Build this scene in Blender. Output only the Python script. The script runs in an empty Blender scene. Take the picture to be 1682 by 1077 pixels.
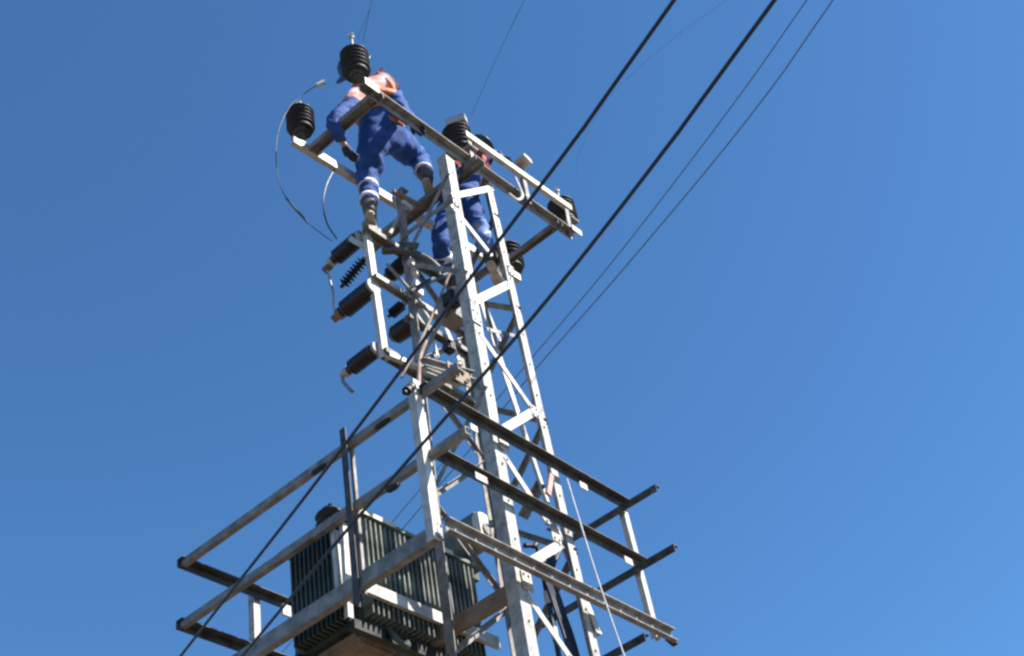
import bpy, bmesh, math, random
from mathutils import Vector, Matrix, noise
random.seed(4)
S = bpy.context.scene
COL = S.collection
# ------------------------------------------------------------------ camera
FPX = 2200.0
AX = Vector((0.6563999039277558, -0.7392917662472205, -0.15028922277628018))
AY = Vector((0.4274764776728633, 0.5286294569309167, -0.7333585468932139))
AZ = Vector((0.6216132456439737, 0.4171313721407076, 0.6630221649507468))
EYE = Vector((0, 0, 1.6))
cd = bpy.data.cameras.new('camera')
cam = bpy.data.objects.new('camera', cd)
COL.objects.link(cam)
cd.sensor_width = 36
cd.lens = 36 * FPX / 1682
cd.clip_start = .05
cd.clip_end = 3000
m = Matrix((( AX.x, -AY.x, -AZ.x, EYE.x), (AX.y, -AY.y, -AZ.y, EYE.y), (AX.z, -AY.z, -AZ.z, EYE.z), (0, 0, 0, 1)))
cam.matrix_world = m
S.camera = cam
# ------------------------------------------------------------------ sky, sun, exposure
SUN_DIR = Vector((0.27, -0.65, 0.70)).normalized()
SUN_EL = math.asin(SUN_DIR.z)
w = bpy.data.worlds.new('World')
S.world = w
w.use_nodes = True
nt = w.node_tree
bg = nt.nodes['Background']
sky = nt.nodes.new('ShaderNodeTexSky')
sky.sky_type = 'NISHITA'
sky.sun_disc = False
sky.sun_elevation = SUN_EL
sky.sun_rotation = math.atan2(SUN_DIR.x, SUN_DIR.y)
sky.altitude = 300
sky.air_density = 1.0
sky.dust_density = 0.4
sky.ozone_density = 2.2
tint = nt.nodes.new('ShaderNodeMix')
tint.data_type = 'RGBA'
tint.blend_type = 'MULTIPLY'
tint.inputs[0].default_value = 1
tint.inputs[7].default_value = (.67, 1.14, 1.47, 1)
nt.links.new(sky.outputs[0], tint.inputs[6])
nt.links.new(tint.outputs[2], bg.inputs['Color'])
bg.inputs['Strength'].default_value = 0.060
ld = bpy.data.lights.new('sun', 'SUN')
ld.energy = 5.0
ld.angle = math.radians(.5)
ld.color = (1, .95, .87)
sun = bpy.data.objects.new('sun', ld)
COL.objects.link(sun)
sun.rotation_euler = SUN_DIR.to_track_quat('Z', 'Y').to_euler()
S.view_settings.view_transform = 'Standard'
S.view_settings.look = 'None'
S.view_settings.exposure = 1.13
S.view_settings.gamma = 1
S.cycles.filter_width = 2.5


# ------------------------------------------------------------------ helpers
def at(px, py, ax, val):
    """the point of space seen at a photo position, on the plane ax = val"""
    r = AX * ((px - 841) / FPX) + AY * ((py - 538.5) / FPX) + AZ
    i = 'xyz'.index(ax)
    return EYE + r * ((val - EYE[i]) / r[i])


def V(*a):
    return Vector(a)


def empty(name, label, cat, loc=(0, 0, 0), group=None):
    o = bpy.data.objects.new(name, None)
    o.empty_display_size = .1
    COL.objects.link(o)
    o.location = loc
    o['label'] = label
    o['category'] = cat
    if group:
        o['group'] = group
    return o


def tag(o, label, cat, group=None):
    o['label'] = label
    o['category'] = cat
    if group:
        o['group'] = group
    return o


def obj(name, bm, mat, parent=None, smooth=False, label=None):
    me = bpy.data.meshes.new(name)
    bmesh.ops.recalc_face_normals(bm, faces=bm.faces)
    bm.to_mesh(me)
    bm.free()
    if smooth:
        for p in me.polygons:
            p.use_smooth = True
    me.materials.append(mat)
    o = bpy.data.objects.new(name, me)
    COL.objects.link(o)
    if parent:
        o.parent = parent
        o.location = -Vector(parent.location) if parent.parent is None else (0, 0, 0)
    if label:
        o['label'] = label
    return o


def ext(bm, p0, p1, poly, a, b):
    """extrude an outline (in the directions a, b) from p0 to p1"""
    r0 = [bm.verts.new(p0 + a * x + b * y) for x, y in poly]
    r1 = [bm.verts.new(p1 + a * x + b * y) for x, y in poly]
    n = len(poly)
    for i in range(n):
        bm.faces.new((r0[i], r0[(i + 1) % n], r1[(i + 1) % n], r1[i]))
    bm.faces.new(r0[::-1])
    bm.faces.new(r1)


def angle(p0, p1, a, b, w=.06, t=.006, bm=None):
    """steel angle: corner on the line, one leg along a, one along b"""
    bm = bm or bmesh.new()
    p0, p1, a, b = Vector(p0), Vector(p1), Vector(a), Vector(b)
    ext(bm, p0, p1, [(0, 0), (w, 0), (w, t), (t, t), (t, w), (0, w)], a, b)
    return bm


def channel(p0, p1, a, b, w=.07, d=.035, t=.006, bm=None):
    """steel channel: web of width w along a, lips of depth d along b"""
    bm = bm or bmesh.new()
    p0, p1, a, b = Vector(p0), Vector(p1), Vector(a), Vector(b)
    ext(bm, p0, p1, [(0, 0), (w, 0), (w, d), (w - t, d), (w - t, t), (t, t), (t, d), (0, d)], a, b)
    return bm


def bar(p0, p1, a, w=.04, t=.006, bm=None):
    bm = bm or bmesh.new()
    p0, p1, a = Vector(p0), Vector(p1), Vector(a)
    d = (p1 - p0).normalized()
    n = d.cross(a).normalized()
    a = n.cross(d).normalized()
    ext(bm, p0, p1, [(-w / 2, -t / 2), (w / 2, -t / 2), (w / 2, t / 2), (-w / 2, t / 2)], a, n)
    return bm


def box(bm, c, s, rot=None):
    r = bmesh.ops.create_cube(bm, size=1)
    M = Matrix.Translation(Vector(c)) @ (rot or Matrix.Identity(4)) @ Matrix.Diagonal((*s, 1))
    bmesh.ops.transform(bm, matrix=M, verts=r['verts'])
    return bm


def lathe(bm, p0, d, prof, n=20):
    """revolve (distance along d, radius) pairs"""
    d = Vector(d).normalized()
    a = d.orthogonal().normalized()
    b = d.cross(a)
    rings = []
    for h, r in prof:
        c = Vector(p0) + d * h
        if r < 1e-6:
            rings.append([bm.verts.new(c)])
        else:
            rings.append([bm.verts.new(c + (a * math.cos(2 * math.pi * k / n) + b * math.sin(2 * math.pi * k / n)) * r) for k in range(n)])
    for q, s in zip(rings, rings[1:]):
        for k in range(n):
            k2 = (k + 1) % n
            if len(q) == 1 and len(s) == 1:
                continue
            if len(q) == 1:
                bm.faces.new((q[0], s[k2], s[k]))
            elif len(s) == 1:
                bm.faces.new((q[k], q[k2], s[0]))
            else:
                bm.faces.new((q[k], q[k2], s[k2], s[k]))
    for g in (rings[0], rings[-1]):
        if len(g) > 1:
            bm.faces.new(g)
    return bm


def spline(pts, n=8):
    pts = [Vector(p) for p in pts]
    P = [pts[0] * 2 - pts[1]] + pts + [pts[-1] * 2 - pts[-2]]
    out = []
    for i in range(1, len(P) - 2):
        a, b, c, d = P[i - 1:i + 3]
        for k in range(n):
            t = k / n
            out.append(.5 * ((2 * b) + (c - a) * t + (2 * a - 5 * b + 4 * c - d) * t * t + (3 * b - a - 3 * c + d) * t ** 3))
    out.append(pts[-1])
    return out


def tube(bm, pts, r, n=8, smooth=True, sub=8):
    path = spline(pts, sub) if smooth and len(pts) > 2 else [Vector(p) for p in pts]
    rings = []
    up = (path[1] - path[0]).orthogonal().normalized()
    for i, p in enumerate(path):
        d = (path[min(i + 1, len(path) - 1)] - path[max(i - 1, 0)]).normalized()
        up = (up - d * up.dot(d)).normalized()
        s = d.cross(up)
        rings.append([bm.verts.new(p + (up * math.cos(2 * math.pi * k / n) + s * math.sin(2 * math.pi * k / n)) * r) for k in range(n)])
    for q, s in zip(rings, rings[1:]):
        for k in range(n):
            bm.faces.new((q[k], q[(k + 1) % n], s[(k + 1) % n], s[k]))
    bm.faces.new(rings[0])
    bm.faces.new(rings[-1])
    return bm


def bolts(bm, spots, d, r=.009, h=.012):
    for p in spots:
        lathe(bm, Vector(p), d, [(0, r), (h, r)], 6)
    return bm


# ------------------------------------------------------------------ materials
def mat(name, c1, c2=None, rough=.5, metal=0., scale=6., bump=0., c3=None, fine=60.):
    mt = bpy.data.materials.new(name)
    mt.use_nodes = True
    n, l = mt.node_tree.nodes, mt.node_tree.links
    p = n['Principled BSDF']
    p.inputs['Roughness'].default_value = rough
    p.inputs['Metallic'].default_value = metal
    tc = n.new('ShaderNodeTexCoord')
    no = n.new('ShaderNodeTexNoise')
    no.inputs['Scale'].default_value = scale
    no.inputs['Detail'].default_value = 6
    no.inputs['Roughness'].default_value = .65
    l.new(tc.outputs['Object'], no.inputs['Vector'])
    cr = n.new('ShaderNodeValToRGB')
    cr.color_ramp.elements[0].position = .36
    cr.color_ramp.elements[1].position = .64
    cr.color_ramp.elements[0].color = (*c1, 1)
    cr.color_ramp.elements[1].color = (*(c2 or c1), 1)
    if c3:
        e = cr.color_ramp.elements.new(.5)
        e.color = (*c3, 1)
    l.new(no.outputs['Fac'], cr.inputs[0])
    l.new(cr.outputs[0], p.inputs['Base Color'])
    if bump:
        n2 = n.new('ShaderNodeTexNoise')
        n2.inputs['Scale'].default_value = fine
        n2.inputs['Detail'].default_value = 4
        l.new(tc.outputs['Object'], n2.inputs['Vector'])
        b = n.new('ShaderNodeBump')
        b.inputs['Strength'].default_value = bump
        b.inputs['Distance'].default_value = .01
        l.new(n2.outputs['Fac'], b.inputs['Height'])
        l.new(b.outputs[0], p.inputs['Normal'])
    return mt


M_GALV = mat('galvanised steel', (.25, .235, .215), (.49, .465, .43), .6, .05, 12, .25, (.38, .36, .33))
M_GALVD = mat('weathered and shade toned steel', (.14, .128, .118), (.31, .288, .268), .65, .05, 10, .25, (.22, .203, .188))  # weathered, and darkened so shaded faces carry their shade in the colour
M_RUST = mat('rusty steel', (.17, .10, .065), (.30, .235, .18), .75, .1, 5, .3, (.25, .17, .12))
M_DARK = mat('dark and shade toned steel', (.035, .031, .027), (.10, .09, .078), .6, .05, 9, .2, (.06, .054, .047))  # on the rails this dark tone holds the shade under the flanges
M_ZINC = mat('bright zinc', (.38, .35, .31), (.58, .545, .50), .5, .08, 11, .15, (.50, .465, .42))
M_BLACK = mat('black silicone', (.004, .004, .005), (.014, .013, .014), .55, 0, 12, .1)
M_BROWN = mat('dark brown porcelain', (.014, .009, .010), (.035, .02, .018), .3, 0, 10, .05)
M_CAP = mat('beige cap', (.36, .32, .24), (.50, .46, .36), .6, .1, 12, .1)
M_COPPER = mat('oxidised copper', (.17, .10, .07), (.30, .19, .13), .5, .4, 14, .1)
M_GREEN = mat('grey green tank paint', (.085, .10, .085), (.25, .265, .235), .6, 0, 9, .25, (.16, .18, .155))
M_GREEND = mat('shade toned tank green', (.03, .045, .038), (.075, .095, .082), .5, 0, 5, .2)  # darker copy of the tank green, shade put into the colour
M_CREAM = mat('cream paint', (.55, .53, .44), (.70, .68, .58), .5, 0, 6, .1)
M_GREYW = mat('dull grey wire', (.05, .06, .08), (.10, .11, .14), .6, .1, 20)
M_CABLE = mat('black cable sheath', (.008, .010, .026), (.018, .022, .045), .45, 0, 20, .1)
M_WIRE = mat('aluminium wire', (.10, .12, .17), (.17, .20, .27), .5, .3, 20)
M_PALEWIRE = mat('pale rope', (.42, .42, .46), (.62, .60, .62), .8, 0, 20)
M_SUIT = mat('royal blue workwear', (.007, .036, .16), (.022, .085, .31), .85, 0, 6, .6, (.012, .055, .22), 30)
M_SUITL = mat('sunlit blue workwear', (.06, .13, .36), (.16, .27, .55), .8, 0, 7, .5, None, 22)  # lighter copy of the workwear blue, sunlight put into the colour
M_ORANGE = mat('orange webbing', (.55, .12, .04), (.75, .22, .09), .7, 0, 12, .2)
M_RED = mat('dark red cloth', (.20, .02, .025), (.33, .05, .05), .8, 0, 9, .4, None, 25)
M_REFL = mat('silver reflective tape', (.55, .50, .52), (.78, .74, .76), .4, .1, 14, .1)
M_YOKE = mat('pale and orange yoke', (.60, .13, .06), (.62, .60, .66), .8, 0, 8, .5, (.60, .34, .30), 28)
M_BOOT = mat('brown leather boot', (.05, .03, .022), (.14, .10, .08), .6, 0, 14, .3)
M_SOLE = mat('pale boot cover', (.32, .29, .25), (.55, .52, .47), .7, 0, 14, .2)
M_GLOVE = mat('navy work glove', (.008, .012, .04), (.02, .03, .09), .7, 0, 14, .3)
M_SKIN = mat('skin', (.32, .17, .11), (.40, .22, .15), .6, 0, 9)
M_HAIR = mat('black hair', (.008, .007, .006), (.02, .017, .015), .6, 0, 30, .3)
M_HELMD = mat('dark helmet', (.012, .014, .03), (.02, .024, .05), .35, 0, 6)
M_HELMW = mat('white helmet', (.55, .58, .62), (.70, .72, .75), .35, 0, 6)
M_EYE = mat('eye', (.5, .5, .5), (.55, .55, .55), .3)
M_DIRT = mat('dry earth', (.055, .048, .03), (.135, .105, .07), .95, 0, .35, .6, (.095, .072, .048), 8)
M_CONC = mat('concrete', (.28, .27, .25), (.40, .39, .36), .9, 0, 3, .4)

X, Y, Z = V(1, 0, 0), V(0, 1, 0), V(0, 0, 1)

# ------------------------------------------------------------------ ground
bm = bmesh.new()
bmesh.ops.create_grid(bm, x_segments=80, y_segments=80, size=600)
for v in bm.verts:
    d = v.co.length
    v.co.z = .25 * math.sin(v.co.x * .05) * math.cos(v.co.y * .043) * min(1, max(0, (d - 25) / 60)) - .0
g = obj('ground', bm, M_DIRT)
g['kind'] = 'structure'

# ------------------------------------------------------------------ lattice tower
YF = 3.833
ZT = 9.24


def leg_at(k, z):
    if k == 'F':
        return V(5.306 - (8.9 - z) * .0153, YF - (9.3 - z) * .0, z)
    if k == 'R':
        return V(5.832 + (9.2 - z) * .0235, YF, z)
    if k == 'L':
        return V(5.306 - (8.9 - z) * .0153, 4.36 + (9.3 - z) * .012, z)
    return V(5.832 + (9.2 - z) * .0235, 4.36 + (9.3 - z) * .012, z)


tower = empty('lattice_tower', 'tall galvanised steel lattice tower carrying the crossarms, the switch and the transformer platform', 'tower', (5.55, 4.1, 0))
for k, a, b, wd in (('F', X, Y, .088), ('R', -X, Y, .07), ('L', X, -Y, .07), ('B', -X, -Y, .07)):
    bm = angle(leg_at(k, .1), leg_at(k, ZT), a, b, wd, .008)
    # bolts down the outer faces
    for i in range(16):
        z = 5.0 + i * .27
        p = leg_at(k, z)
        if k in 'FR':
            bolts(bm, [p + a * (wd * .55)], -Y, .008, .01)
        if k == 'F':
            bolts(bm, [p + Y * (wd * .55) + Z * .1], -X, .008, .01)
    obj('leg', bm, M_GALV if k in 'FR' else M_GALVD, tower)  # rear legs get the darker tone, their shade is in the colour


def brace(p0, p1, n, w=.04, mt=M_GALV, name='brace', t=.005):
    """angle brace lying on a face of outward normal n"""
    p0, p1, n = Vector(p0), Vector(p1), Vector(n)
    d = (p1 - p0).normalized()
    s = n.cross(d).normalized()
    if s.z < 0:
        s = -s
    bm = bmesh.new()
    ext(bm, p0 - s * w / 2, p1 - s * w / 2, [(0, 0), (w, 0), (w, -t), (w - t, -t), (w - t, -w * .8), (w, -w * .8), (w, -w * .8 - .0001), (w - t, -w * .8 - .0001)][:0] or
        [(0, 0), (w, 0), (w, -w * .7), (w - t, -w * .7), (w - t, -t), (0, -t)], s, n)
    bolts(bm, [p0 + d * .03 + n * .001, p1 - d * .03 + n * .001], n, .008, .008)
    return obj(name, bm, mt, tower)


def on(px, py, ins=.0):
    p = at(px, py, 'y', YF)
    p.y = YF - .006
    return p


# camera-side face, measured
zig = [((741, 336), (808, 420), .045), ((835, 467), (776, 496), .06), ((783, 540), (880, 680), .042), ((876, 676), (822, 708), .06),
       ((828, 748), (902, 862), .045), ((922, 893), (860, 930), .06), ((866, 978), (940, 1085), .045)]
for a, b, wd in zig:
    p, q = on(*a), on(*b)
    p.y = q.y = YF - .004
    brace(p, q, -Y, wd, M_ZINC)
p, q = on(743, 322), on(808, 309)
brace(p, q, -Y, .05, M_ZINC, 'head_bar')
for px, py, wd, ht in ((748, 332, .07, .09), (781, 520, .09, .13), (877, 677, .08, .09), (826, 728, .085, .12), (911, 878, .08, .11), (864, 955, .085, .13), (838, 445, .06, .10)):
    c = on(px, py)
    bm = bmesh.new()
    ext(bm, c - X * wd / 2 - Z * ht / 2, c + X * wd / 2 - Z * ht / 2, [(0, 0), (.005, 0), (.005, ht), (0, ht)], -Y, Z)
    bolts(bm, [c + V(dx, -.005, dz) for dx, dz in ((-wd * .3, ht * .3), (wd * .3, -ht * .3), (-wd * .25, -ht * .3), (wd * .2, ht * .28))], -Y, .008, .01)
    obj('gusset', bm, M_ZINC, tower)
z = 4.55
f = True
while z > .4:
    z2 = max(.25, z - .62)
    a, b = ('F', 'R') if f else ('R', 'F')
    p, q = leg_at(a, z), leg_at(b, z2)
    p.y -= .004
    q.y -= .004
    brace(p, q, -Y, .045)
    z, f = z2, not f
# the three other faces
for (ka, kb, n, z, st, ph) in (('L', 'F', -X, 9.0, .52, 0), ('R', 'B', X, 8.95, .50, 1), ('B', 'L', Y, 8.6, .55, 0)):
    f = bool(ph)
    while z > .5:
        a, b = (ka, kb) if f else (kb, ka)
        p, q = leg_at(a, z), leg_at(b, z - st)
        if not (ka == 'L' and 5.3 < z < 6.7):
            brace(p + n * .004, q + n * .004, n, .038, M_GALVD)  # faces turned from the sun use the shade toned steel
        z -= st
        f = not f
# step under the second worker, mid rings, raking flats seen inside the tower
brace(leg_at('R', 8.5) + X * .012, leg_at('B', 8.5) + X * .012, X, .05, M_GALVD, 'step_bar')
brace(leg_at('L', 8.58) + Y * .012, leg_at('B', 8.58) + Y * .012, Y, .05, M_GALVD, 'ring_bar')
brace(leg_at('L', 8.72) - X * .012, leg_at('F', 8.72) - X * .012, -X, .045, M_GALVD, 'ring_bar')
brace(at(782, 466, 'x', 5.8), at(906, 846, 'x', 5.88), -Y, .055, M_ZINC, 'raking_bar')
brace(at(906, 846, 'x', 5.88), at(985, 1040, 'x', 5.93), -Y, .05, M_ZINC, 'raking_bar')
brace(at(730, 530, 'y', 4.24), at(758, 598, 'y', 4.24), -Y, .04, M_ZINC, 'tie_bar')
brace(at(706, 540, 'y', 4.28), at(721, 590, 'y', 4.28), -Y, .035, M_ZINC, 'tie_bar')
brace(at(797, 500, 'x', 5.84), at(822, 560, 'x', 5.84), -Y, .035, M_GALV, 'tie_bar')
brace(at(862, 852, 'x', 5.88), at(892, 795, 'x', 5.88), X, .06, M_GALVD, 'tie_bar')
brace(at(800, 540, 'y', 3.95), at(866, 556, 'y', 3.95), -Y, .03, M_GALVD, 'tie_bar')
# top caps
bm = bmesh.new()
for k in 'RLB':
    bm = bmesh.new()
    p = leg_at(k, ZT + .004)
    c = V(5.57, 4.1, ZT)
    s = V(1 if c.x > p.x else -1, 1 if c.y > p.y else -1, 0)
    box(bm, p + V(s.x * .035, s.y * .035, .004), (.075, .075, .008))
    obj('cap_plate', bm, M_GALVD, tower)
bm = bmesh.new()
box(bm, (5.55, 4.12, .06), (1.5, 1.4, .3))
fo = obj('footing', bm, M_CONC, tower)

# bracket cluster on the near leg
br = empty('steel_bracket', 'brown drilled bracket plate with short channels at the near tower leg above the rails', 'bracket', (5.2, 3.85, 7.0))
p0, p1 = at(690, 590, 'y', 3.98), at(773, 613, 'y', 3.86)
obj('channel', channel(p0, p1, -Z, -Y, .07, .035), M_GALVD, br)
p0, p1 = at(694, 606, 'y', 3.98), at(752, 628, 'y', 3.88)
obj('channel', channel(p0, p1, -Z, -Y, .045, .03), M_GALV, br)
bm = bmesh.new()
c = at(757, 618, 'y', 3.82)
ext(bm, c + V(-.11, 0, -.05), c + V(.09, 0, -.05), [(0, 0), (0, .12), (.008, .12), (.008, 0)], Y, Z)
obj('plate', bm, M_RUST, br)
bm = bmesh.new()
for dx, dz in ((-.08, .04), (-.03, .0), (.02, .035), (.06, -.005), (-.06, -.03), (.035, -.03)):
    bolts(bm, [c + V(dx, -.001, dz)], -Y, .013, .012)
obj('bolt', bm, M_BLACK, br)
bm = tube(bmesh.new(), [at(700, 560, 'y', 4.1), at(690, 590, 'y', 4.0), at(688, 640, 'y', 3.85)], .012)
obj('stay', bm, M_RUST, br)

# ------------------------------------------------------------------ crossarms
ca = empty('crossarm_frame', 'steel crossarm frame at the tower top with two long arms and cross ties', 'crossarm', (5.6, 4.1, 9.3))
ZA = 9.30
# near arm: angle with its flange on top
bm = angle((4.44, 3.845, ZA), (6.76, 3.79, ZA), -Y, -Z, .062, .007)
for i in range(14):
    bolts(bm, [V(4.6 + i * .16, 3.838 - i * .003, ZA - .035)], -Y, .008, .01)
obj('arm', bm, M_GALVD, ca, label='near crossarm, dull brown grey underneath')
# short bright tip plates
bm = bmesh.new()
ext(bm, V(4.43, 3.775, ZA + .012), V(4.56, 3.772, ZA + .012), [(0, 0), (.008, 0), (.008, .075), (0, .075)], -Y, -Z)
obj('tip_plate', bm, M_ZINC, ca)
bm = bmesh.new()
ext(bm, V(6.68, 3.72, ZA + .014), V(6.80, 3.717, ZA + .014), [(0, 0), (.008, 0), (.008, .06), (0, .06)], -Y, -Z)
obj('tip_plate', bm, M_ZINC, ca)
# far arm
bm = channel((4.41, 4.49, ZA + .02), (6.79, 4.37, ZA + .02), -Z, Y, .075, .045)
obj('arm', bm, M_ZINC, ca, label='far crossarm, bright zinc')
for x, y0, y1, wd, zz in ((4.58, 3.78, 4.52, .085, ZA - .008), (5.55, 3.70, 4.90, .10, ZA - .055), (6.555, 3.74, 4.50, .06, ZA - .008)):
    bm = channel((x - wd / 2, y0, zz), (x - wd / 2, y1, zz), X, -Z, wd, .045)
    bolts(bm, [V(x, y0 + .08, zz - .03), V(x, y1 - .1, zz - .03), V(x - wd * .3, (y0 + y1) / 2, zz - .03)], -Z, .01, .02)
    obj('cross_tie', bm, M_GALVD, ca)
# upper bar in front of the insulators
bm = channel((5.49, 3.735, 9.555), (6.76, 3.715, 9.60), -Z, Y, .058, .04)
obj('upper_bar', bm, M_ZINC, ca)
bm = channel((6.155, 3.745, 9.235), (6.155, 3.74, 9.71), X, Y, .045, .03)
obj('upright', bm, M_GALVD, ca)
bm = bmesh.new()
box(bm, (6.18, 3.72, 9.70), (.10, .11, .03), Matrix.Rotation(.4, 4, 'Y'))
box(bm, (6.21, 3.70, 9.73), (.06, .05, .03), Matrix.Rotation(.4, 4, 'Y'))
obj('clamp', bm, M_GALV, ca)
bm = bmesh.new()
box(bm, (6.78, 3.80, 9.455), (.10, .16, .012))
obj('seat_plate', bm, M_GALVD, ca)
bm = bmesh.new()
box(bm, (5.53, 3.80, 9.38), (.10, .16, .012))
obj('seat_plate', bm, M_GALVD, ca)
bm = bar((6.70, 3.75, 9.22), (6.70, 3.73, 9.60), X, .045, .006)
obj('upright', bm, M_GALVD, ca)
bm = bar((5.53, 3.75, 9.22), (5.53, 3.75, 9.57), X, .045, .006)
obj('upright', bm, M_GALVD, ca)


# ------------------------------------------------------------------ post insulators
def shed_profile(r, h, n, core):
    pr = [(0, .0), (0, core * 1.15), (.02, core * 1.15)]
    for i in range(n):
        z0 = .02 + (h - .05) * i / n
        st = (h - .05) / n
        pr += [(z0 + st * .05, core), (z0 + st * .38, core), (z0 + st * .48, r * .97), (z0 + st * .58, r), (z0 + st * .95, core * 1.15)]
    pr += [(h - .03, core), (h - .03, core * .8), (h, core * .75), (h, 0)]
    return pr


def post_insulator(loc, label, r=.112, h=.30, tilt=(0, 0, 1), clamp=False, pin=.16):
    t = empty('post_insulator', label, 'insulator', loc, 'black post insulators on the crossarms')
    b = Vector(loc)
    d = Vector(tilt).normalized()
    obj('shed_stack', lathe(bmesh.new(), b + d * .02, d, shed_profile(r, h, 5, r * .72), 24), M_BLACK, t, True)
    obj('base_cap', lathe(bmesh.new(), b - d * .035, d, [(0, 0), (0, .03), (.025, .03), (.025, .05), (.06, .055), (.06, 0)], 16), M_DARK, t)
    e = b + d * (h + .02)
    obj('top_pin', lathe(bmesh.new(), e - d * .004, d, [(0, 0), (0, .035), (.02, .035), (.03, .010), (pin, .008), (pin, .018), (pin + .03, .018), (pin + .03, 0)], 10), M_ZINC, t)
    bm = bmesh.new()
    if clamp:
        box(bm, e + d * .05 + V(-.01, -.03, 0), (.07, .16, .07), Matrix.Rotation(.4, 4, 'Z'))
    else:
        box(bm, e + d * (pin + .03), (.035, .035, .03), Matrix.Rotation(.5, 4, 'Z'))
    obj('wire_clamp', bm, M_GALV, t)
    return t


post_insulator((4.475, 4.48, 9.385), 'black ribbed post insulator standing on the bright left tip of the far crossarm', .106, .25, pin=.05)
post_insulator((4.405, 3.82, 9.35), 'black ribbed post insulator on the near crossarm tip, before the standing worker\'s head', .104, .26, (-.04, -.02, 1), pin=.15)
post_insulator((5.53, 3.85, 9.42), 'black post insulator with grey clamp behind the left end of the upper bar', .115, .26, (-.03, 0, 1), True, .05)
post_insulator((6.80, 3.84, 9.50), 'black post insulator at the right tip of the upper bar, with a thin upright pin', .118, .26, (.05, 0, 1), pin=.14)
post_insulator((6.76, 4.43, 9.375), 'black post insulator on the right tip of the far crossarm, below the second worker', .125, .28, (0, 0, 1), pin=.03)

# ------------------------------------------------------------------ switch / fuse frame on the left
sw = empty('switch_frame', 'switch frame with two rows of black ribbed bushings left of the tower', 'switch', (5.0, 4.4, 8.0))
XS = 4.955
segs = [((612, 372), (606, 404), 0), ((612, 430), (617, 455), 1), ((620, 468), (628, 516), 1), ((628, 532), (634, 582), 1)]
bm = channel(at(600, 372, 'x', XS), at(630, 584, 'x', XS), X, Y, .055, .04)
obj('post', bm, M_ZINC, sw)
yb = 4.40
for (z, x0, x1, mt, wd) in ((8.60, 4.93, 5.86, M_GALVD, .07), (8.13, 4.95, 5.86, M_GALV, .06), (7.45, 4.96, 5.9, M_GALVD, .085), (7.93, 5.25, 5.86, M_GALVD, .06)):
    bm = channel((x0, yb - .07, z), (x1, yb - .07, z), Y, -Z, wd, .04)
    bolts(bm, [V(x0 + .04 + i * .15, yb - .04, z - .006) for i in range(6)], -Z, .009, .012)
    obj('cross_bar', bm, mt, sw)
bm = angle((4.97, 4.31, 7.36), (5.25, 4.27, 7.36), Z, Y, .035)
obj('lip_bar', bm, M_ZINC, sw)
# rusty lever and diagonals
obj('lever', tube(bmesh.new(), [at(645, 314, 'y', 4.3), at(690, 338, 'y', 4.25)], .022, 8, False), M_RUST, sw)
obj('lever', tube(bmesh.new(), [at(662, 330, 'y', 4.3), at(676, 343, 'y', 4.27)], .018, 8, False), M_ZINC, sw)
obj('stay', tube(bmesh.new(), [at(648, 328, 'y', 4.38), at(656, 352, 'y', 4.38), at(640, 384, 'y', 4.38)], .015), M_GALV, sw)
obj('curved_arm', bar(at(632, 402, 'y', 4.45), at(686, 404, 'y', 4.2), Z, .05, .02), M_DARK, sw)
bm = tube(bmesh.new(), [at(628, 412, 'y', 4.4), at(665, 412, 'y', 4.3), at(700, 425, 'y', 4.2), at(722, 443, 'y', 4.15)], .028, 8)
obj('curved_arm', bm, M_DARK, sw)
bm = tube(bmesh.new(), [at(636, 434, 'y', 4.4), at(668, 470, 'y', 4.3), at(705, 512, 'y', 4.2), at(722, 530, 'y', 4.15)], .013, 8)
obj('drive_rod', bm, M_GALVD, sw)
bm = tube(bmesh.new(), [at(660, 620, 'y', 4.15), at(700, 540, 'y', 4.1), at(745, 435, 'y', 4.0)], .009, 8)
obj('drive_rod', bm, M_RUST, sw)
bm = tube(bmesh.new(), [at(675, 480, 'y', 4.2), at(705, 462, 'y', 4.15), at(745, 448, 'y', 4.1)], .02, 8)
obj('drive_rod', bm, M_CABLE, sw)
bm = bmesh.new()
box(bm, at(742, 512, 'y', 4.08), (.16, .14, .22), Matrix.Rotation(.1, 4, 'Y'))
bmesh.ops.bevel(bm, geom=bm.edges[:], offset=.01, segments=2, affect='EDGES')
obj('drive_box', bm, M_GALVD, sw)
bm = bmesh.new()
box(bm, at(742, 493, 'y', 4.0), (.10, .10, .12))
bmesh.ops.bevel(bm, geom=bm.edges[:], offset=.01, segments=2, affect='EDGES')
obj('junction', bm, M_BLACK, sw)
bm = bmesh.new()
box(bm, at(738, 570, 'y', 4.1), (.07, .07, .09))
bmesh.ops.bevel(bm, geom=bm.edges[:], offset=.01, segments=2, affect='EDGES')
obj('junction', bm, M_BLACK, sw)
bm = bmesh.new()
for q in ((676, 432), (682, 447), (683, 468), (688, 480)):
    box(bm, at(q[0], q[1], 'y', 4.28), (.05, .04, .06), Matrix.Rotation(random.random(), 4, 'Y'))
obj('bracket', bm, M_ZINC, sw)


def bushing(p, q, r, ns, core, cap, mt=M_BROWN):
    """ribbed bushing from p (frame) to q (free end) with a cap"""
    d = (q - p)
    L = d.length
    b = obj('bushing', lathe(bmesh.new(), p, d, shed_profile(r, L, ns, core), 20), mt, sw, True)
    dn = d.normalized()
    if cap:
        c = obj('end_cap', lathe(bmesh.new(), q, d, [(0, 0), (0, core * .8), (.035, core * .8), (.05, core * .45), (.075, core * .4), (.075, 0)], 14), cap, b)
    f = obj('flange', lathe(bmesh.new(), p - dn * .02, d, [(0, 0), (0, core * 1.1), (.03, core * 1.1), (.03, 0)], 14), M_GALV, b)
    return q + dn * .05


def bpt(a, b, x):
    return at(*a, 'x', x), at(*b, 'x', x)


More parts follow.
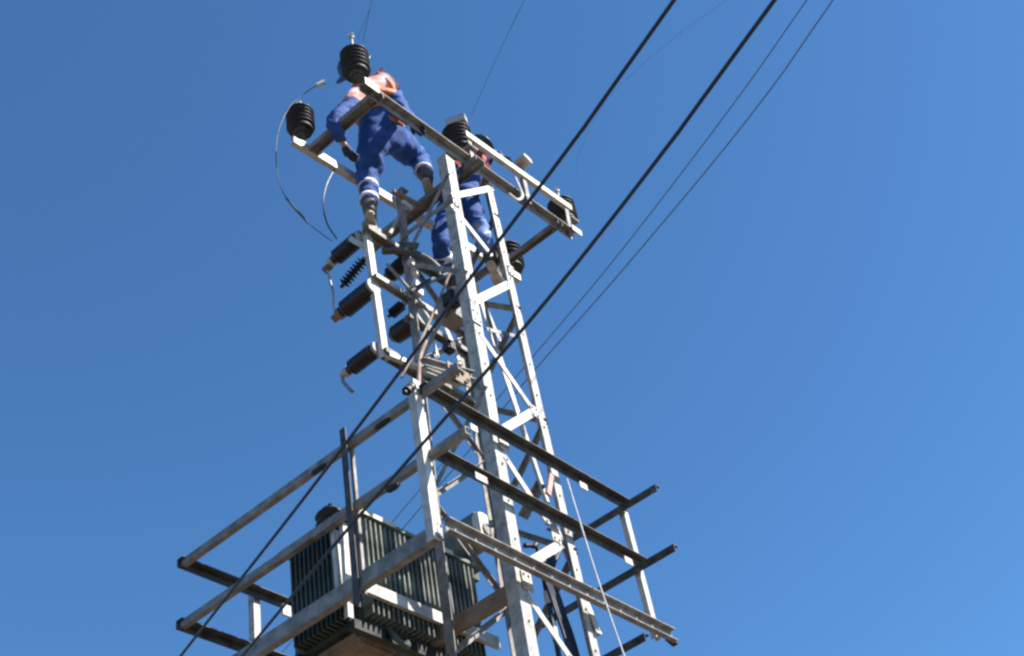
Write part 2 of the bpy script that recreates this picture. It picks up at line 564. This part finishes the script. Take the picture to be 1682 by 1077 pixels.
XB = 4.96
e1 = bushing(*bpt((591, 390), (548, 427), XB), .062, 9, .048, M_CAP)
e2 = bushing(*bpt((600, 424), (560, 472), XB), .044, 8, .018, None, M_BLACK)
e3 = bushing(*bpt((611, 472), (562, 512), XB), .068, 10, .056, M_COPPER)
e4 = bushing(*bpt((617, 574), (573, 608), XB), .058, 9, .044, M_CAP)
XB2 = 5.36
bushing(*bpt((668, 428), (636, 456), XB2), .062, 8, .05, None)
bushing(*bpt((664, 498), (638, 520), XB2), .042, 6, .018, None, M_BLACK)
bushing(*bpt((693, 522), (645, 553), XB2), .072, 9, .06, None)
bm = tube(bmesh.new(), [e1, at(538, 446, 'x', XB), at(547, 480, 'x', XB), at(548, 505, 'x', XB), e3], .010, 6)
obj('link_rod', bm, M_GALV, sw)
bm = tube(bmesh.new(), [e4, at(563, 625, 'x', XB), at(571, 636, 'x', XB), at(579, 643, 'x', XB)], .013, 6)
obj('link_rod', bm, M_GALVD, sw)
bm = bmesh.new()
box(bm, at(538, 440, 'x', XB), (.05, .06, .05), Matrix.Rotation(.5, 4, 'Y'))
obj('terminal', bm, M_COPPER, sw)
bm = bmesh.new()
box(bm, at(553, 520, 'x', XB), (.05, .06, .045), Matrix.Rotation(.5, 4, 'Y'))
obj('terminal', bm, M_COPPER, sw)
obj('terminal', bar(at(576, 392, 'x', 4.9), at(597, 404, 'x', 4.9), Z, .04, .03), M_ZINC, sw)
bm = bmesh.new()
for k in range(5):
    box(bm, at(600 + k * 5, 368 + k * 3, 'y', 4.36), (.03, .04, .05), Matrix.Rotation(k, 4, 'Y'))
obj('foot_bracket', bm, M_GALVD, sw)

# ------------------------------------------------------------------ platform
pf = empty('platform_frame', 'steel transformer platform with three levels of angle rails and upright posts', 'platform', (5.6, 4.6, 5.6))
YP = 3.79
for (z, x0, x1) in ((6.55, 4.58, 6.56), (6.10, 4.62, 6.57)):
    bm = angle((x0, YP, z), (x1, YP, z), -Y, -Z, .055, .006)
    bolts(bm, [V(x0 + .08 + i * .14, YP, z - .03) for i in range(13)], -Y, .007, .012)
    obj('rail', bm, M_DARK, pf)  # darkened colour stands for shade under the top flange
# added bright plates standing for sunlit spots on the shaded rails
for px, py, z, ln in ((958, 799, 6.55, .075), (1032, 922, 6.10, .08), (778, 704, 6.55, .06), (790, 786, 6.10, .10)):
    bm = bmesh.new()
    c = at(px, py, 'y', YP - .06)
    ext(bm, c - X * ln / 2, c + X * ln / 2, [(0, -.02), (.006, -.02), (.006, .026), (0, .026)], -Y, Z)
    obj('sun_spot_plate', bm, M_ZINC, pf)
# left rails running away
for (z, y0, y1, mt) in ((6.545, 3.50, 5.96, M_GALVD), (6.095, 3.52, 5.96, M_GALVD)):
    obj('rail', channel((4.60, y0, z), (4.60, y1, z), -Z, X, .05, .04), mt, pf)  # side faces lie in shade, toned into the steel colour
# rear rails
for z, x1 in ((6.54, 5.58), (6.09, 5.75)):
    bm = angle((4.575, 5.97, z), (x1, 5.97, z), -Y, -Z, .06, .006)
    bolts(bm, [V(4.85, 5.94, z - .006), V(5.35, 5.94, z - .006)], -Z, .012, .01)
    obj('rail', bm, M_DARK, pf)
bm = bmesh.new()
box(bm, at(470, 1003, 'y', 5.90), (.07, .02, .08))
obj('sun_spot_plate', bm, M_ZINC, pf)  # added plate standing for the sunlit end of the rail
# right rails
for (z, y0, y1, x) in ((6.52, 3.50, 4.22, 6.495), (6.065, 3.50, 4.80, 6.52), (5.60, 3.86, 5.3, 6.51)):
    bm = angle((x, y0, z), (x, y1, z), X, -Z, .055, .006)
    bolts(bm, [V(x, y0 + .06 + i * .11, z - .03) for i in range(6)], -X, .008, .012)
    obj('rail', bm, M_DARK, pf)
# base channels
bm = channel((4.59, 3.75, 5.60), (6.64, 3.75, 5.60), -Z, -Y, .085, .04)
bolts(bm, [V(4.66 + i * .16, 3.748, 5.555) for i in range(12)], -Y, .009, .012)
obj('base_beam', bm, M_GALVD, pf)
for x, y0 in ((4.585, 3.80), (5.37, 3.88)):
    obj('base_beam', channel((x, y0, 5.61), (x, 6.04, 5.61), -Z, X, .095, .05), M_RUST if x > 5 else M_GALVD, pf)
obj('base_beam', channel((4.60, 6.02, 5.60), (6.0, 6.02, 5.60), -Z, -Y, .08, .04), M_GALVD, pf)
# posts
obj('post', angle((4.555, 3.80, 5.50), (4.555, 3.80, 6.60), X, Y, .055, .006), M_ZINC, pf)
obj('post', angle((4.615, 3.842, 5.58), (4.615, 3.842, 6.54), X, Y, .06, .006), M_GALV, pf)
obj('post', channel((6.555, 3.805, 5.56), (6.535, 3.805, 6.50), X, Y, .05, .04), M_ZINC, pf)
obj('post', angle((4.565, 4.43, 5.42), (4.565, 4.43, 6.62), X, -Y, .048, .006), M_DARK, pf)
obj('post', angle((4.625, 4.40, 5.5), (4.625, 4.40, 6.50), X, Y, .022, .005), M_GALVD, pf)
obj('post', angle((5.22, 5.985, 4.9), (5.22, 5.985, 6.53), X, Y, .055, .006), M_GALV, pf)
bm = bmesh.new()
box(bm, (6.60, 3.77, 5.61), (.03, .03, .10), Matrix.Rotation(.15, 4, 'Y'))
box(bm, (6.66, 3.77, 5.545), (.08, .04, .02), Matrix.Rotation(.3, 4, 'Y'))
obj('corner_bolt', bm, M_BLACK, pf)
for px, py, dy in ((628, 694, 0), (523, 767, 0)):
    bm = bmesh.new()
    c = at(px, py, 'x', 4.60)
    c.z = (6.485 if py < 740 else 6.485)
    lathe(bm, c - Y * .06, Y, [(0, 0), (0, .010), (.03, .017), (.10, .017), (.12, .010), (.12, 0)], 10)
    obj('hanger', bm, M_BLACK, pf)

# ------------------------------------------------------------------ transformer
TX0, TX1, TY0, TY1, TZ0, TZ1 = 4.80, 5.80, 4.62, 5.10, 5.50, 6.19
tr = empty('distribution_transformer', 'grey green distribution transformer with close cooling fins standing on the platform', 'transformer', (5.3, 4.86, 5.5))
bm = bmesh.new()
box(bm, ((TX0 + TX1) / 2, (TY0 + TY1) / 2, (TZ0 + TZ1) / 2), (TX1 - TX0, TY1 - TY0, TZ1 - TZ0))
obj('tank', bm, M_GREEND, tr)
bm = bmesh.new()
box(bm, ((TX0 + TX1) / 2, (TY0 + TY1) / 2, TZ1 + .0115), (TX1 - TX0 + .17, TY1 - TY0 + .15, .023))
obj('lid', bm, M_GREEN, tr)
bm = bmesh.new()
box(bm, (TX0 + .14, TY0 - .079, TZ1 + .014), (.30, .006, .03))
obj('rim_strip', bm, M_CREAM, tr)
bm = bmesh.new()
box(bm, (TX0 + .72, TY0 - .079, TZ1 + .014), (.16, .006, .03))
obj('rim_strip', bm, M_CREAM, tr)


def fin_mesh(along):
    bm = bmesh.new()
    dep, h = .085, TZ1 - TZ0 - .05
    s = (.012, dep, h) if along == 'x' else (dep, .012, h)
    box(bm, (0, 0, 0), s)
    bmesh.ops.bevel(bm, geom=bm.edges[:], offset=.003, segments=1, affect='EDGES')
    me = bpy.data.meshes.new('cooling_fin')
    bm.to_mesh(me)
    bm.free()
    me.materials.append(M_GREEN if along == 'x' else M_GREEND)  # end fins darker than the sunny side, shade set by colour
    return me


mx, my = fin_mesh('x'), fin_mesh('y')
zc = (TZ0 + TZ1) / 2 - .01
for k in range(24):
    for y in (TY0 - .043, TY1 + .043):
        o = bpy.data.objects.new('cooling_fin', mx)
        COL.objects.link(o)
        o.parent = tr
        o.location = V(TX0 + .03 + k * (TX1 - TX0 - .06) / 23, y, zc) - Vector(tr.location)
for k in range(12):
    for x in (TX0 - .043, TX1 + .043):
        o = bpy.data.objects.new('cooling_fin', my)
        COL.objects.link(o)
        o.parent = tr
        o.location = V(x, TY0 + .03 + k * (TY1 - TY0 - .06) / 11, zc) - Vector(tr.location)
# high voltage bushings on the lid
for k in range(3):
    p = V(4.97 + k * .27, 4.96, TZ1 + .023)
    b = obj('lid_bushing', lathe(bmesh.new(), p + Z * .0, Z, shed_profile(.10, .30, 4, .075), 18), M_BLACK, tr, True)
    obj('terminal', lathe(bmesh.new(), p + Z * .295, Z, [(0, 0), (0, .014), (.05, .012), (.05, 0)], 8), M_BLACK, b)
for k in range(4):
    p = V(5.02 + k * .13, 4.68, TZ1 + .023)
    b = obj('lid_bushing', lathe(bmesh.new(), p, Z, shed_profile(.03, .08, 2, .02), 12), M_CREAM if k % 2 else M_BROWN, tr, True)
# conservator drum at the lid's right end
cz = at(795, 868, 'y', 4.50)
cv = lathe(bmesh.new(), V(cz.x, 4.50, cz.z), Y, [(0, 0), (0, .115), (.015, .13), (.42, .13), (.435, .11), (.435, 0)], 28)
cvo = obj('conservator', cv, M_GREEN, tr)
bm = lathe(bmesh.new(), V(cz.x, 4.497, cz.z), -Y, [(0, .0), (0, .12), (.012, .115), (.012, .0)], 28)
obj('end_disc', bm, M_CREAM, cvo)
bm = lathe(bmesh.new(), V(cz.x + .015, 4.483, cz.z - .01), -Y, [(0, 0), (0, .05), (.012, .05), (.012, .032), (.004, .032), (.004, 0)], 20)
obj('gauge', bm, M_GALVD, cvo)
bm = bmesh.new()
box(bm, (cz.x, 4.72, (cz.z - .12 + TZ1) / 2), (.05, .2, max(.03, cz.z - .13 - TZ1 + .06)))
obj('saddle', bm, M_GREEND, cvo)
# clamping channels and supports
obj('clamp_channel', channel((4.70, 4.50, 5.68), (5.88, 4.50, 5.68), -Z, Y, .075, .03), M_ZINC, tr)
for px, t0, t1 in ((551, 868, 972), (566, 857, 1012)):
    a, b = at(px - 3, t0, 'x', 4.655), at(px + 6, t1, 'x', 4.655)
    obj('support', channel(a, b, X, Y, .042, .03), M_ZINC, tr)
bm = bmesh.new()
box(bm, (5.3, 4.63, 5.455), (1.12, .05, .06))
obj('skid', bm, M_BLACK, tr)
bm = bmesh.new()
box(bm, (5.3, 5.085, 5.455), (1.12, .05, .06))
obj('skid', bm, M_BLACK, tr)
bm = bmesh.new()
box(bm, (4.99, 4.86, 5.455), (.32, .40, .085))
bmesh.ops.bevel(bm, geom=bm.edges[:], offset=.03, segments=3, affect='EDGES')
obj('drip_tray', bm, M_RUST, tr)
bm = tube(bmesh.new(), [(5.0, 4.60, 5.5), (5.02, 4.56, 5.42), (5.10, 4.56, 5.40), (5.15, 4.60, 5.46)], .018)
obj('drain_pipe', bm, M_GREEND, tr)

# ------------------------------------------------------------------ low voltage cables
cb = empty('cable_bundle', 'bundle of black low voltage cables running down inside the tower near the right leg', 'cables', (5.8, 4.0, 5.5))
for k in range(5):
    o = .022 * k
    q = at(915, 878, 'y', 4.02)
    pts = [V(q.x + .03 + o, 4.10, q.z + .10), V(q.x + o, 4.02, q.z), V(5.74 + o, 3.98, 5.85), V(5.76 + o, 3.97, 5.6), V(5.82 + o, 3.96, 5.0), V(5.84 + o, 3.95, 2.5), V(5.84 + o, 3.95, .2)]
    obj('cable', tube(bmesh.new(), pts, .011, 8), M_CABLE, cb)
cp = empty('conduit_pipe', 'thin grey conduit with bright clamps standing inside the tower beside the cable bundle', 'pipe', (5.6, 4.0, 5.5))
a = at(886, 912, 'y', 4.0)
bm = tube(bmesh.new(), [at(862, 896, 'y', 4.0), at(876, 897, 'y', 4.0), a, V(a.x, 4.0, 5.2), V(a.x, 4.0, .2)], .016, 10)
obj('pipe', bm, M_CABLE, cp)
bm = bmesh.new()
for z in (a.z - .13, a.z - .34, a.z - .58):
    lathe(bm, V(a.x, 4.0, z), Z, [(0, 0), (0, .022), (.08, .022), (.08, 0)], 12)
obj('pipe_clamp', bm, M_ZINC, cp)


# ------------------------------------------------------------------ overhead cables
def far_pts(pts, back, fwd):
    """carry a measured cable on past both ends"""
    a = (pts[0] - pts[1]).normalized()
    b = (pts[-1] - pts[-2]).normalized()
    return [pts[0] + a * fwd + Z * fwd * .03, pts[0] + a * fwd * .4] + pts + [pts[-1] + b * back * .4, pts[-1] + b * back + Z * back * .03]


def cable(pix, z0, z1, r, label, mt, name='overhead_cable', cat='cable', ext_=(14, 14), group=None):
    n = len(pix)
    pts = [at(x, y, 'z', z0 + (z1 - z0) * i / (n - 1)) for i, (x, y) in enumerate(pix)]
    if ext_:
        pts = far_pts(pts, *ext_)
    o = obj(name, tube(bmesh.new(), pts, r, 8), mt)
    return tag(o, label, cat, group)


cable([(1107, 0), (948, 224), (745, 493), (510, 804), (297, 1077)], 5.5, 5.35, .0080,
      'thick black cable passing before the upper tower and down across the left rails', M_CABLE)
cable([(1272, 0), (1098, 238), (895, 497), (700, 722), (560, 882), (396, 1080)], 5.5, 5.35, .0084,
      'thick black cable crossing low in front of the tower and the transformer', M_CABLE)
cable([(1325, 0), (1240, 122), (1130, 270), (1000, 437), (870, 592), (760, 722), (640, 862)], 9.6, 9.6, .0048,
      'thin grey overhead wire passing behind the tower, nearer the thick cables', M_WIRE, 'overhead_wire', 'wire')
cable([(1368, 0), (1280, 127), (1170, 268), (1010, 458), (878, 608), (770, 740), (660, 870)], 9.6, 9.6, .0055,
      'thin grey overhead wire passing behind the tower, farthest right at the top', M_WIRE, 'overhead_wire', 'wire')
# line wires rising from the insulators
for lab, pts, r in (('faint thin wire rising from the pin of the insulator before the worker\'s head', [(587, 66, 9.85), (597, 40, 9.9), (608, 12, 9.95), (615, -20, 10.0)], .0016),
                    ('faint thin wire rising from the grey clamp of the middle insulator', [(774, 190, 9.75), (800, 130, 9.8), (832, 60, 9.85), (861, 0, 9.9), (880, -40, 9.95)], .002),
                    ('faint thin wire rising from the pin of the right tip insulator', [(946, 288, 9.75), (952, 250, 9.8), (1000, 160, 9.85), (1110, 60, 9.9), (1220, -20, 9.9)], .0011)):
    P = [at(x, y, 'z', z) for x, y, z in pts]
    d = (P[-1] - P[-2]).normalized()
    P += [P[-1] + d * 5, P[-1] + d * 14]
    tag(obj('line_wire', tube(bmesh.new(), P, r, 6), M_WIRE), lab, 'wire')
# loose jumpers
P = [at(536, 134, 'y', 4.2), at(520, 140, 'y', 4.25), at(498, 155, 'y', 4.35), at(474, 178, 'y', 4.42), at(456, 222, 'y', 4.46), at(455, 280, 'y', 4.5), at(470, 325, 'y', 4.55), at(505, 365, 'y', 4.65), at(545, 396, 'y', 4.7)]
jw = empty('jumper_wire', 'long loose jumper wire looping round the left tip insulator down to the switch', 'wire', P[4])
obj('wire', tube(bmesh.new(), P, .0038, 6), M_GREYW, jw)
bm = bmesh.new()
lathe(bm, P[1], P[0] - P[1], [(0, 0), (0, .016), (.07, .022), (.07, 0)], 10)
obj('clamp', bm, M_ZINC, jw)
bm = tube(bmesh.new(), P[6:8], .008, 6)
obj('sleeve', bm, M_GREYW, jw)
P = [at(549, 278, 'y', 4.50), at(536, 305, 'y', 4.52), at(531, 335, 'y', 4.55), at(537, 366, 'y', 4.6), at(553, 392, 'y', 4.68)]
tag(obj('jumper_wire', tube(bmesh.new(), P, .006, 6), M_CABLE), 'short dark jumper wire hanging from the far crossarm to the topmost bushing', 'wire')
P = [at(931, 786, 'y', 3.72), at(955, 865, 'y', 3.70), at(975, 930, 'y', 3.68), at(1000, 1005, 'y', 3.66), at(1030, 1090, 'y', 3.64)]
P += [P[-1] + V(.1, -.1, -1.2), P[-1] + V(.15, -.2, -4.4)]
tag(obj('hand_line', tube(bmesh.new(), P, .0055, 6), M_PALEWIRE), 'pale hand line hanging from the top rail on the right of the tower', 'rope')
P = [at(905, 780, 'y', 3.76), at(903, 795, 'y', 3.74), at(900, 812, 'y', 3.76)]
tag(obj('rag', bar(P[0], P[2], X, .036, .02), mat('faded pink cloth', (.42, .22, .19), (.55, .36, .32), .8, 0, 20, .3)), 'faded pink rag tied under the top rail at the right tower leg', 'rag')
P = [at(836, 318, 'y', 3.7), at(850, 328, 'y', 3.7), at(858, 322, 'y', 3.7), at(852, 305, 'y', 3.72), at(846, 292, 'y', 3.73)]
tag(obj('strap_loop', tube(bmesh.new(), P, .012, 8), M_PALEWIRE), 'pale strap loop hanging from the upper bar above the near crossarm', 'strap')
P = [at(655, 795, 'x', 4.55), at(640, 803, 'x', 4.55)]
tag(obj('cable_clamp', lathe(bmesh.new(), P[0], P[1] - P[0], [(0, 0), (0, .012), (.03, .022), (.08, .022), (.1, .008), (.1, 0)], 10), M_BLACK), 'small black clamp hanging from the middle left rail by the cable', 'clamp')
P = [at(668, 628, 'y', 3.72), at(690, 625, 'y', 3.72)]
tag(obj('fuse_holder', lathe(bmesh.new(), at(664, 645, 'y', 3.78), at(693, 622, 'y', 3.78) - at(664, 645, 'y', 3.78), [(0, 0), (0, .014), (.03, .014), (.03, .028), (.06, .028), (.065, .02), (.075, .028), (.115, .028), (.115, .014), (.15, .012), (.15, .0)], 12), M_BLACK), 'black fuse holder on top of the near left platform post', 'fuse')
P = [at(506, 735, 'x', 4.5), at(501, 770, 'x', 4.5)]


# ------------------------------------------------------------------ people
def skin(name, nodes, edges, mt, parent, root=0, sub=2, label=None, fold=0.):
    me = bpy.data.meshes.new(name)
    me.from_pydata([n[0] for n in nodes], edges, [])
    o = bpy.data.objects.new(name, me)
    COL.objects.link(o)
    md = o.modifiers.new('skin', 'SKIN')
    md.use_smooth_shade = True
    for i, n in enumerate(nodes):
        sv = me.skin_vertices[0].data[i]
        r = n[1]
        sv.radius = (r, r) if not isinstance(r, tuple) else r
        sv.use_root = (i == root)
    s = o.modifiers.new('sub', 'SUBSURF')
    s.levels = s.render_levels = sub
    bpy.context.view_layer.update()
    dg = bpy.context.evaluated_depsgraph_get()
    nm = bpy.data.meshes.new_from_object(o.evaluated_get(dg))
    bpy.data.objects.remove(o)
    nm.name = name
    if fold:
        nr = [v.normal.copy() for v in nm.vertices]
        for v, n_ in zip(nm.vertices, nr):
            c = v.co
            f = noise.noise(V(c.x * 9, c.y * 9, c.z * 17)) + .5 * noise.noise(V(c.x * 24, c.y * 24, c.z * 40))
            v.co = c + n_ * f * fold
    nm.materials.clear()
    nm.materials.append(mt)
    for p in nm.polygons:
        p.use_smooth = True
    o = bpy.data.objects.new(name, nm)
    COL.objects.link(o)
    if parent:
        o.parent = parent
        o.location = -Vector(parent.location)
    if label:
        o['label'] = label
    return o


def band(name, p0, p1, t, r, wd, mt, parent, squash=1.0):
    """a band round a limb at fraction t from p0 to p1"""
    d = (p1 - p0).normalized()
    c = p0.lerp(p1, t)
    bm = lathe(bmesh.new(), c - d * wd / 2, d, [(0, r * .9), (0, r), (wd, r), (wd, r * .9)], 18)
    return obj(name, bm, mt, parent, True)


def hand(J, wrist, tip, thumb_side, mt, parent, curl=.5):
    d = (tip - wrist).normalized()
    s = thumb_side.normalized()
    s = (s - d * s.dot(d)).normalized()
    n = d.cross(s)
    c = wrist + d * .05
    nodes = [(wrist, .028), (c, (.034, .026)), (wrist + d * .085, (.03, .024))]
    edges = [(0, 1), (1, 2)]
    for k, (off, L) in enumerate(((.030, .070), (.010, .080), (-.010, .074), (-.029, .058))):
        b = len(nodes)
        p = wrist + d * .09 + s * off
        q = p + d * L * .5 + n * L * .12 * curl
        e = q + d * L * .35 + n * L * .45 * curl
        nodes += [(p, .012), (q, .0105), (e, .009)]
        edges += [(2, b), (b, b + 1), (b + 1, b + 2)]
    b = len(nodes)
    p = c + s * .04
    nodes += [(p, .013), (p + d * .035 + s * .012 + n * .012, .011)]
    edges += [(1, b), (b, b + 1)]
    skin('glove', nodes, edges, mt, parent, 1, 2)


def boot(ank, toe_dir, parent, sole_mat):
    d = Vector(toe_dir).normalized()
    z0 = ank - Z * .075
    nodes = [(ank + Z * .10, .058), (ank + Z * .02, .052), (z0 - d * .04, .043), (z0 + d * .05, (.043, .042)), (z0 + d * .13, (.045, .036)), (z0 + d * .165, (.036, .028))]
    b = skin('boot', nodes, [(0, 1), (1, 2), (1, 3), (3, 4), (4, 5)], M_BOOT, parent, 1, 2)
    bm = bmesh.new()
    s = d.cross(Z).normalized()
    out = [(-.08, -.022), (-.088, 0), (-.08, .022), (-.05, .034), (.0, .030), (.05, .034), (.10, .042), (.15, .038), (.185, .022), (.195, .0), (.185, -.022), (.15, -.038), (.10, -.042), (.05, -.034), (.0, -.030), (-.05, -.034)]
    lo = [bm.verts.new(z0 + d * x + s * y - Z * .046) for x, y in out]
    hi = [bm.verts.new(z0 + d * x + s * y - Z * .032) for x, y in out]
    bm.faces.new(lo)
    bm.faces.new(hi[::-1])
    for i in range(len(out)):
        j = (i + 1) % len(out)
        bm.faces.new((lo[i], lo[j], hi[j], hi[i]))
    o = obj('sole', bm, sole_mat, b)


def person(label, J, look, helm_mat, yoke_mat, leg_mats, toe, tapes, harness, bulk=1.0):
    """J: joints in space. look: direction the face looks"""
    t = empty('person', label, 'person', (J['aL'] + J['aR']) / 2)
    look = Vector(look).normalized()
    hd = J['head']
    up = (hd - J['neck']).normalized()
    look = (look - up * look.dot(up)).normalized()
    side = look.cross(up)
    # continuous body
    N, E = [], []

    def add(p, r):
        N.append((Vector(p), r))
        return len(N) - 1
    pel = add(J['pel'], .10)
    mid = add(J['pel'].lerp(J['chest'], .5), .098)
    ch = add(J['chest'], .115)
    nk = add(J['neck'], .052)
    jaw = add(hd - up * .055 + look * .02, .062)
    h1 = add(hd + up * .015, .082)
    h2 = add(hd + up * .075, .066)
    ns = add(hd + look * .10 - up * .012, .012)
    E += [(pel, mid), (mid, ch), (ch, nk), (nk, jaw), (jaw, h1), (h1, h2), (h1, ns)]
    for s in 'LR':
        a = add(J['h' + s], .082)
        b = add(J['k' + s], .052)
        c = add(J['a' + s], .036)
        f = add(J['a' + s] + Vector(toe[s]).normalized() * .1 - Z * .07, .03)
        E += [(pel, a), (a, b), (b, c), (c, f)]
        a = add(J['s' + s], .055)
        b = add(J['e' + s], .037)
        c = add(J['w' + s], .025)
        d = (J['t' + s] - J['w' + s]).normalized()
        f = add(J['w' + s] + d * .07, .022)
        E += [(ch, a), (a, b), (b, c), (c, f)]
    skin('body', N, E, M_SKIN, t, pel, 2)
    # coverall: torso and sleeves
    N, E = [], []
    pel = add(J['pel'], (.172, .145))
    mid = add(J['pel'].lerp(J['chest'], .5), (.165, .14))
    ch = add(J['chest'], (.182, .15))
    col = add(J['chest'].lerp(J['neck'], .75), .075)
    E += [(pel, mid), (mid, ch), (ch, col)]
    for s in 'LR':
        a = add(J['s' + s], .09)
        m_ = add(J['s' + s].lerp(J['e' + s], .55), .072)
        b = add(J['e' + s], .064)
        c = add(J['e' + s].lerp(J['w' + s], .6), .047)
        e = add(J['e' + s].lerp(J['w' + s], .95), .038)
        E += [(ch, a), (a, m_), (m_, b), (b, c), (c, e)]
        h = add(J['h' + s], .132)
        E += [(pel, h)]
        m_ = add(J['h' + s].lerp(J['k' + s], .5), .116)
        b = add(J['k' + s], .088)
        E += [(h, m_), (m_, b)]
        if leg_mats[s] is None:
            c = add(J['k' + s].lerp(J['a' + s], .5), .078)
            e = add(J['k' + s].lerp(J['a' + s], .86), .060)
            E += [(b, c), (c, e)]
    N = [(p, tuple(q * bulk for q in r) if isinstance(r, tuple) else r * bulk) for p, r in N]
    skin('coverall', N, E, M_SUIT, t, pel, 3, None, .022)
    for s in 'LR':
        if leg_mats[s] is not None:
            k, a = J['k' + s], J['a' + s]
            skin('trouser_leg', [(k.lerp(J['h' + s], .8), .120 * bulk), (k, .098 * bulk), (k.lerp(a, .5), .085 * bulk), (k.lerp(a, .9), .066 * bulk)], [(0, 1), (1, 2), (2, 3)], leg_mats[s], t, 1, 3, None, .02)
        boot(J['a' + s], toe[s], t, M_SOLE)
        k, a = J['k' + s], J['a' + s]
        for f in tapes:
            band('reflective_band', k, a, f, (.083 - .012 * f) * (bulk * .5 + .5), .045, M_REFL, t)
        out = (J['e' + s] - J['chest'])
        hand(J, J['w' + s], J['t' + s], look + Z * .3, M_GLOVE, t, .9)
    # yoke over shoulders and upper arms
    N, E = [], []
    c1 = add(J['chest'].lerp(J['neck'], .6), (.135, .125))
    for s in 'LR':
        m_ = add(J['s' + s].lerp(J['chest'].lerp(J['neck'], .55), .45), .118)
        a = add(J['s' + s], .108)
        b = add(J['s' + s].lerp(J['e' + s], .34), .092)
        E += [(c1, m_), (m_, a), (a, b)]
    skin('shoulder_yoke', N, E, yoke_mat, t, 0, 3, None, .012)
    # harness
    if harness:
        ax = (J['chest'] - J['pel'])
        p0, p1 = J['pel'], J['chest']
        for f, r in ((.95, .200), (.58, .198), (.12, .182)):
            b = band('harness_strap', p0, p1, f, r, .045, M_ORANGE, t)
        a = (J['sR'] - J['sL']).normalized()
        bk = a.cross(ax.normalized()).normalized()
        if bk.y > 0:
            bk = -bk
        for s, k in (('L', 1), ('R', -1)):
            sh = J['s' + s].lerp(J['neck'], .35)
            lo = p0.lerp(p1, .55) - a * .03 * k
            pts = [sh + look * .04, sh + up * .055 + bk * .06, sh.lerp(lo, .35) + bk * .155, lo + bk * .165]
            obj('harness_strap', tube(bmesh.new(), pts, .020, 8), M_ORANGE, t, True)
        bm = bmesh.new()
        box(bm, p0.lerp(p1, .75) + bk * .16, (.06, .03, .06))
        obj('harness_ring', bm, M_ZINC, t)
    # head: hair, ears, eyes, helmet
    bm = bmesh.new()
    bmesh.ops.create_uvsphere(bm, u_segments=18, v_segments=12, radius=.1)
    F = Matrix((side, look, up)).transposed().to_4x4()
    bmesh.ops.transform(bm, matrix=Matrix.Translation(hd + up * .025 - look * .014) @ F @ Matrix.Diagonal((.93, 1.0, 1.02, 1)), verts=bm.verts)
    obj('hair', bm, M_HAIR, t, True)
    for k in (-1, 1):
        bm = bmesh.new()
        bmesh.ops.create_uvsphere(bm, u_segments=8, v_segments=6, radius=.013)
        bmesh.ops.translate(bm, vec=hd + look * .078 + side * .032 * k + up * .01, verts=bm.verts)
        obj('eye', bm, M_EYE, t, True)
    hb = hd + up * .045
    a, b = side, look
    bm = bmesh.new()
    n = 24
    prof = [(-.005, 1.28), (.008, 1.28), (.012, 1.08), (.05, 1.05), (.09, .88), (.118, .55), (.128, .0)]
    rings = []
    for h, q in prof:
        if q == 0:
            rings.append([bm.verts.new(hb + up * h)])
            continue
        ring = []
        for k in range(n):
            an = 2 * math.pi * k / n
            fr = 1 + (.22 * max(0, math.sin(an)) ** 2 if q > 1.2 else 0)
            ring.append(bm.verts.new(hb + up * h + (a * math.cos(an) * .105 + b * math.sin(an) * .125 * fr) * q))
        rings.append(ring)
    for q, s in zip(rings, rings[1:]):
        for k in range(n):
            if len(s) == 1:
                bm.faces.new((q[k], q[(k + 1) % n], s[0]))
            else:
                bm.faces.new((q[k], q[(k + 1) % n], s[(k + 1) % n], s[k]))
    bm.faces.new(rings[0])
    obj('helmet', bm, helm_mat, t, True)
    return t


def P(px, py, y):
    return at(px, py, 'y', y)


J1 = dict(pel=P(628, 220, 4.26), chest=P(620, 168, 4.20), neck=P(610, 142, 4.17), head=P(590, 119, 4.16),
          hL=P(612, 234, 4.27), kL=P(604, 294, 4.38), aL=P(607, 343, 4.33),
          hR=P(648, 230, 4.25), kR=P(688, 262, 4.36), aR=P(700, 290, 4.17),
          sL=P(590, 162, 4.24), eL=P(546, 203, 4.20), wL=P(564, 236, 4.22), tL=P(575, 251, 4.22),
          sR=P(638, 145, 4.12), eR=P(659, 180, 4.02), wR=P(678, 205, 3.88), tR=P(686, 210, 3.84))
w1 = person('worker in royal blue coveralls and orange harness standing on top of the crossarm ties', J1, (-.3, .9, .05), M_HELMD, M_YOKE,
            dict(L=None, R=None), dict(L=(.75, .6, 0), R=(.8, .5, 0)), (.30, .72), True)
J2 = dict(pel=P(756, 318, 4.08), chest=P(768, 285, 4.02), neck=P(776, 268, 4.0), head=P(784, 254, 4.0),
          hL=P(744, 330, 4.14), kL=P(722, 400, 4.12), aL=P(742, 466, 4.27),
          hR=P(765, 330, 4.02), kR=P(786, 372, 3.93), aR=P(806, 424, 3.97),
          sL=P(752, 288, 4.10), eL=P(738, 306, 4.0), wL=P(748, 290, 3.9), tL=P(756, 282, 3.87),
          sR=P(784, 272, 3.96), eR=P(800, 246, 4.0), wR=P(824, 258, 3.90), tR=P(834, 266, 3.84))
w2 = person('worker crouching inside the tower head behind the upper bar, one trouser leg coloured a sunlit lighter blue', J2, (.6, .6, .1), M_HELMD, M_RED,
            dict(L=None, R=M_SUITL), dict(L=(.7, .6, 0), R=(.8, .4, 0)), (.35,), False, .80)
